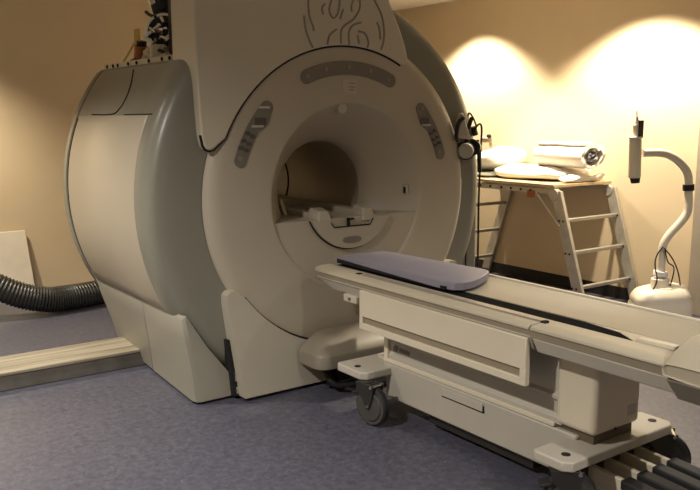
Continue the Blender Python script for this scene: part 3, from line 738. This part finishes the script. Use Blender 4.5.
# rolled blanket: spiral
bl = thing('rolled_blanket', 'white blanket rolled up with grey inner side, on the flat pillow', 'blanket', (2.70, .55, 1.11))
def spiral(r0, r1, t0, t1, th_, sy0, sy1, seed):
    mb = MB(); N = 90; rows_o = []; ny = 10
    outer, inner = [], []
    for i in range(N+1):
        t = t0 + (t1-t0)*i/N; r_ = r0 + (r1-r0)*i/N
        outer.append((t, r_+th_/2)); inner.append((t, r_-th_/2))
    loop = outer + inner[::-1]
    rows = []
    for j in range(ny+1):
        y = sy0 + (sy1-sy0)*j/ny; row = []
        for t, r_ in loop:
            d_ = 1 + (.07 if seed == 1 else .2)*noise.noise(Vector((math.cos(t)*1.5+seed, math.sin(t)*1.5, y*5)))
            row.append((2.42 + r_*d_*math.cos(t)*1.12, y + .018*noise.noise(Vector((t, j, seed))) * (1 if j in (0, ny) else 0), 1.196 + r_*d_*math.sin(t)*.76))
        rows.append(row)
    mb.grid(rows, close=True)
    for r0_ in (rows[0], rows[-1]):
        V_ = [mb.bm.verts.new(p) for p in r0_]; n_ = len(V_)
        for i in range(n_//2-1): mb.bm.faces.new((V_[i], V_[i+1], V_[n_-2-i], V_[n_-1-i]))
    return mb
spiral(.092, .126, .7, 2.3*PI+1.2, .030, .17, .64, 1).build('blanket_outer', 'white', bl, smooth=60)
spiral(.010, .078, 0, 3.2*PI, .024, .175, .62, 4).build('blanket_lining', 'greycloth', bl, smooth=60)

CAM_SCALE[0] = None
# ------------------------------------------------------------------ contrast injector on its stand
NP = Vector((math.sin(TH), math.cos(TH), 0)); B0 = Vector((2.45, -.35, 0))
def onp(u, v, off=0):
    b = B0 + NP*off; d_ = ray(u, v); return CAM + d_*(((b-CAM) @ NP)/(d_ @ NP))
inj = thing('contrast_injector', 'white injector head on a curved stand near the grey door', 'medical injector', (2.53, -.40, 0))
c_ = B0 + RT*.085
mb = MB(); rows = []
for z, s_, in ((.0, .98), (.03, 1.0), (.10, 1.0), (.16, .98), (.185, .93), (.20, .95), (.225, .90), (.255, .80), (.27, .60), (.275, .3)):
    row = []
    for i in range(48):
        t = 2*PI*i/48; f_ = lambda v: math.copysign(abs(v)**.62, v)
        p = c_ + RT*(.212*s_*f_(math.cos(t))) + NP*(.17*s_*f_(math.sin(t))); p.z = z*1.03 + (.02*math.cos(t) if z > .15 else 0); row.append(p)
    rows.append(row)
mb.grid(rows, close=True)
for r0_ in (rows[0], rows[-1]): mb.bm.faces.new([mb.bm.verts.new(p) for p in r0_])
ib = mb.build('base_cover', 'inj', inj, smooth=50)
q = c_ - NP*.165 - RT*.05; MB().cyl(q+Vector((0,0,.115)), q - NP*.02+Vector((0,0,.115)), .025, seg=12).build('base_latch', 'black', ib)
MB().cyl(c_+RT*.2-NP*.09+Vector((0,0,.03)), c_+RT*.27-NP*.09+Vector((0,0,.03)), .03, seg=16).build('stand_wheel', 'black', inj)
pole = [onp(u, v) for u, v in ((660, 287), (661, 268), (662, 252), (664, 243), (670, 234), (680, 223), (686.5, 214), (688.5, 205), (688.5, 190), (688.5, 178), (686, 170), (680, 162.5), (673, 157), (665, 153.5), (655, 152.5), (643, 153))]
MB().tube(crom(pole, 4), .029, 16).build('pole', 'inj', inj)
MB().cyl(onp(660, 292), onp(660, 278), .07, .062, seg=20).build('pole_collar', 'inj', inj, bevel=.005)
MB().cyl(onp(660, 276), onp(661, 271), .052, seg=20).build('pole_ring', 'lamp', inj, bevel=.005)
MB().cyl(onp(688.5, 190.5), onp(688.5, 184.5), .040, seg=16).build('pole_joint', 'black', inj)
hd = MB().cyl(onp(634.5, 178), onp(635.5, 139), .043, seg=24).build('injector_head', 'inj', inj, bevel=.01, seg=3)
MB().cyl(onp(635.5, 139), onp(635.6, 136.5), .046, seg=24).build('head_collar', 'lamp', hd, bevel=.004)
MB().cyl(onp(635.3, 183), onp(635, 177), .03, .038, seg=16).build('head_plug', 'black', hd)
MB().cyl(onp(637, 137), onp(637, 125), .028, seg=16).build('syringe', 'inj', hd)
MB().box(*(lambda p: (p.x-.02, p.x+.02, p.y-.04, p.y-.025, p.z-.07, p.z+.05))(onp(637, 127.5))).build('syringe_scale', 'black', hd)
MB().cyl(onp(637, 125), onp(637, 117), .018, .008, seg=12).build('syringe_tip', 'lamp', hd)
MB().cyl(onp(637, 117), onp(636.8, 111), .005, seg=8).build('syringe_nozzle', 'lamp', hd)
for i, pp in enumerate((((663, 247), (657, 255), (655, 265), (657, 280), (653, 290)), ((664, 248), (672, 258), (678, 272), (680, 288), (676, 296)), ((665, 250), (668, 262), (674, 268), (671, 283), (668, 290)))):
    MB().tube(crom([onp(u, v, -.05) for u, v in pp], 5), .005, 6).build('loose_wire', 'darkmetal', inj)
# gas outlet on the right wall
wo = thing('wall_hook', 'small white wall hook with black tip beside the scanner headphones', 'hook', (2.99, 1.81, 1.31))
MB().box(2.985, 3.0, 1.81, 1.92, 1.285, 1.297).build('hook_plate', 'lamp', wo, bevel=.003)
MB().cyl((3.0, 1.80, 1.31), (2.965, 1.80, 1.31), .017, seg=16).build('hook_tip', 'black', wo, bevel=.004)

# ------------------------------------------------------------------ lights
def fixture(x, y, r=.08):
    f = thing('ceiling_light', 'x', 'ceiling light', (x, y, H))
    mb = MB(); rows = []
    for rr_, z in ((r, H-.001), (r+.02, H-.001), (r+.02, H-.008), (r+.0, H-.012), (r-.004, H-.004)):
        rows.append([(x+rr_*math.cos(2*PI*k/32), y+rr_*math.sin(2*PI*k/32), z) for k in range(32)])
    mb.grid(rows + [rows[0]], close=True); mb.build('trim_ring', 'lamp', f)
    return f
def spot(x, y, power, col=(1, .80, .52), size=90, blend=.5, rad=.05, z=None, tgt=None):
    l = bpy.data.lights.new('downlight', 'SPOT'); l.energy = power; l.color = col; l.spot_size = R(size); l.spot_blend = blend; l.shadow_soft_size = rad
    o = bpy.data.objects.new('downlight', l); COL.objects.link(o); o.location = (x, y, (H-.03) if z is None else z)
    if tgt: o.rotation_euler = (Vector(tgt)-o.location).to_track_quat('-Z', 'Y').to_euler()
    return o
WARM = (1, .86, .64)
LIGHTS = [
 (2.50, 1.92, 80, WARM, 112, .4, 'round recessed ceiling light over the far pillow on the ladder platform'),
 (2.42, .10, 105, WARM, 120, .4, 'round recessed ceiling light nearest the injector stand'),
 (-1.9, 2.75, 80, WARM, 116, .7, 'round recessed ceiling light over the black hose by the back wall'),
 (-2.5, .75, 74, (1, .93, .82), 120, .8, 'round recessed ceiling light over the floor beam left of the scanner'),
 (1.3, -2.2, 33, (1, .95, .88), 125, .8, 'round recessed ceiling light over the floor right of the table'),
 (-2.9, -1.3, 120, (1, .96, .89), 150, .9, 'round recessed ceiling light over the bare floor in front of the scanner'),
 (-.6, -4.6, 100, (1, .96, .89), 150, .9, 'round fill light added at the ceiling farthest from the scanner'),  # added fill behind the camera, brightening the front of the room
]
for x, y, p_, c3, sz_, bl_, lab in LIGHTS:
    f = fixture(x, y); f['label'] = lab; f['group'] = 'recessed ceiling lights'
    spot(x, y, p_, c3, sz_, bl_)
w = bpy.data.worlds.new('world'); S.world = w; w.use_nodes = True
w.node_tree.nodes['Background'].inputs[0].default_value = (.9, .9, .95, 1); w.node_tree.nodes['Background'].inputs[1].default_value = .05

S.view_settings.view_transform = 'Standard'; S.view_settings.look = 'None'
S.view_settings.gamma = 1; S.view_settings.exposure = 2.0; S.view_settings.use_curve_mapping = False
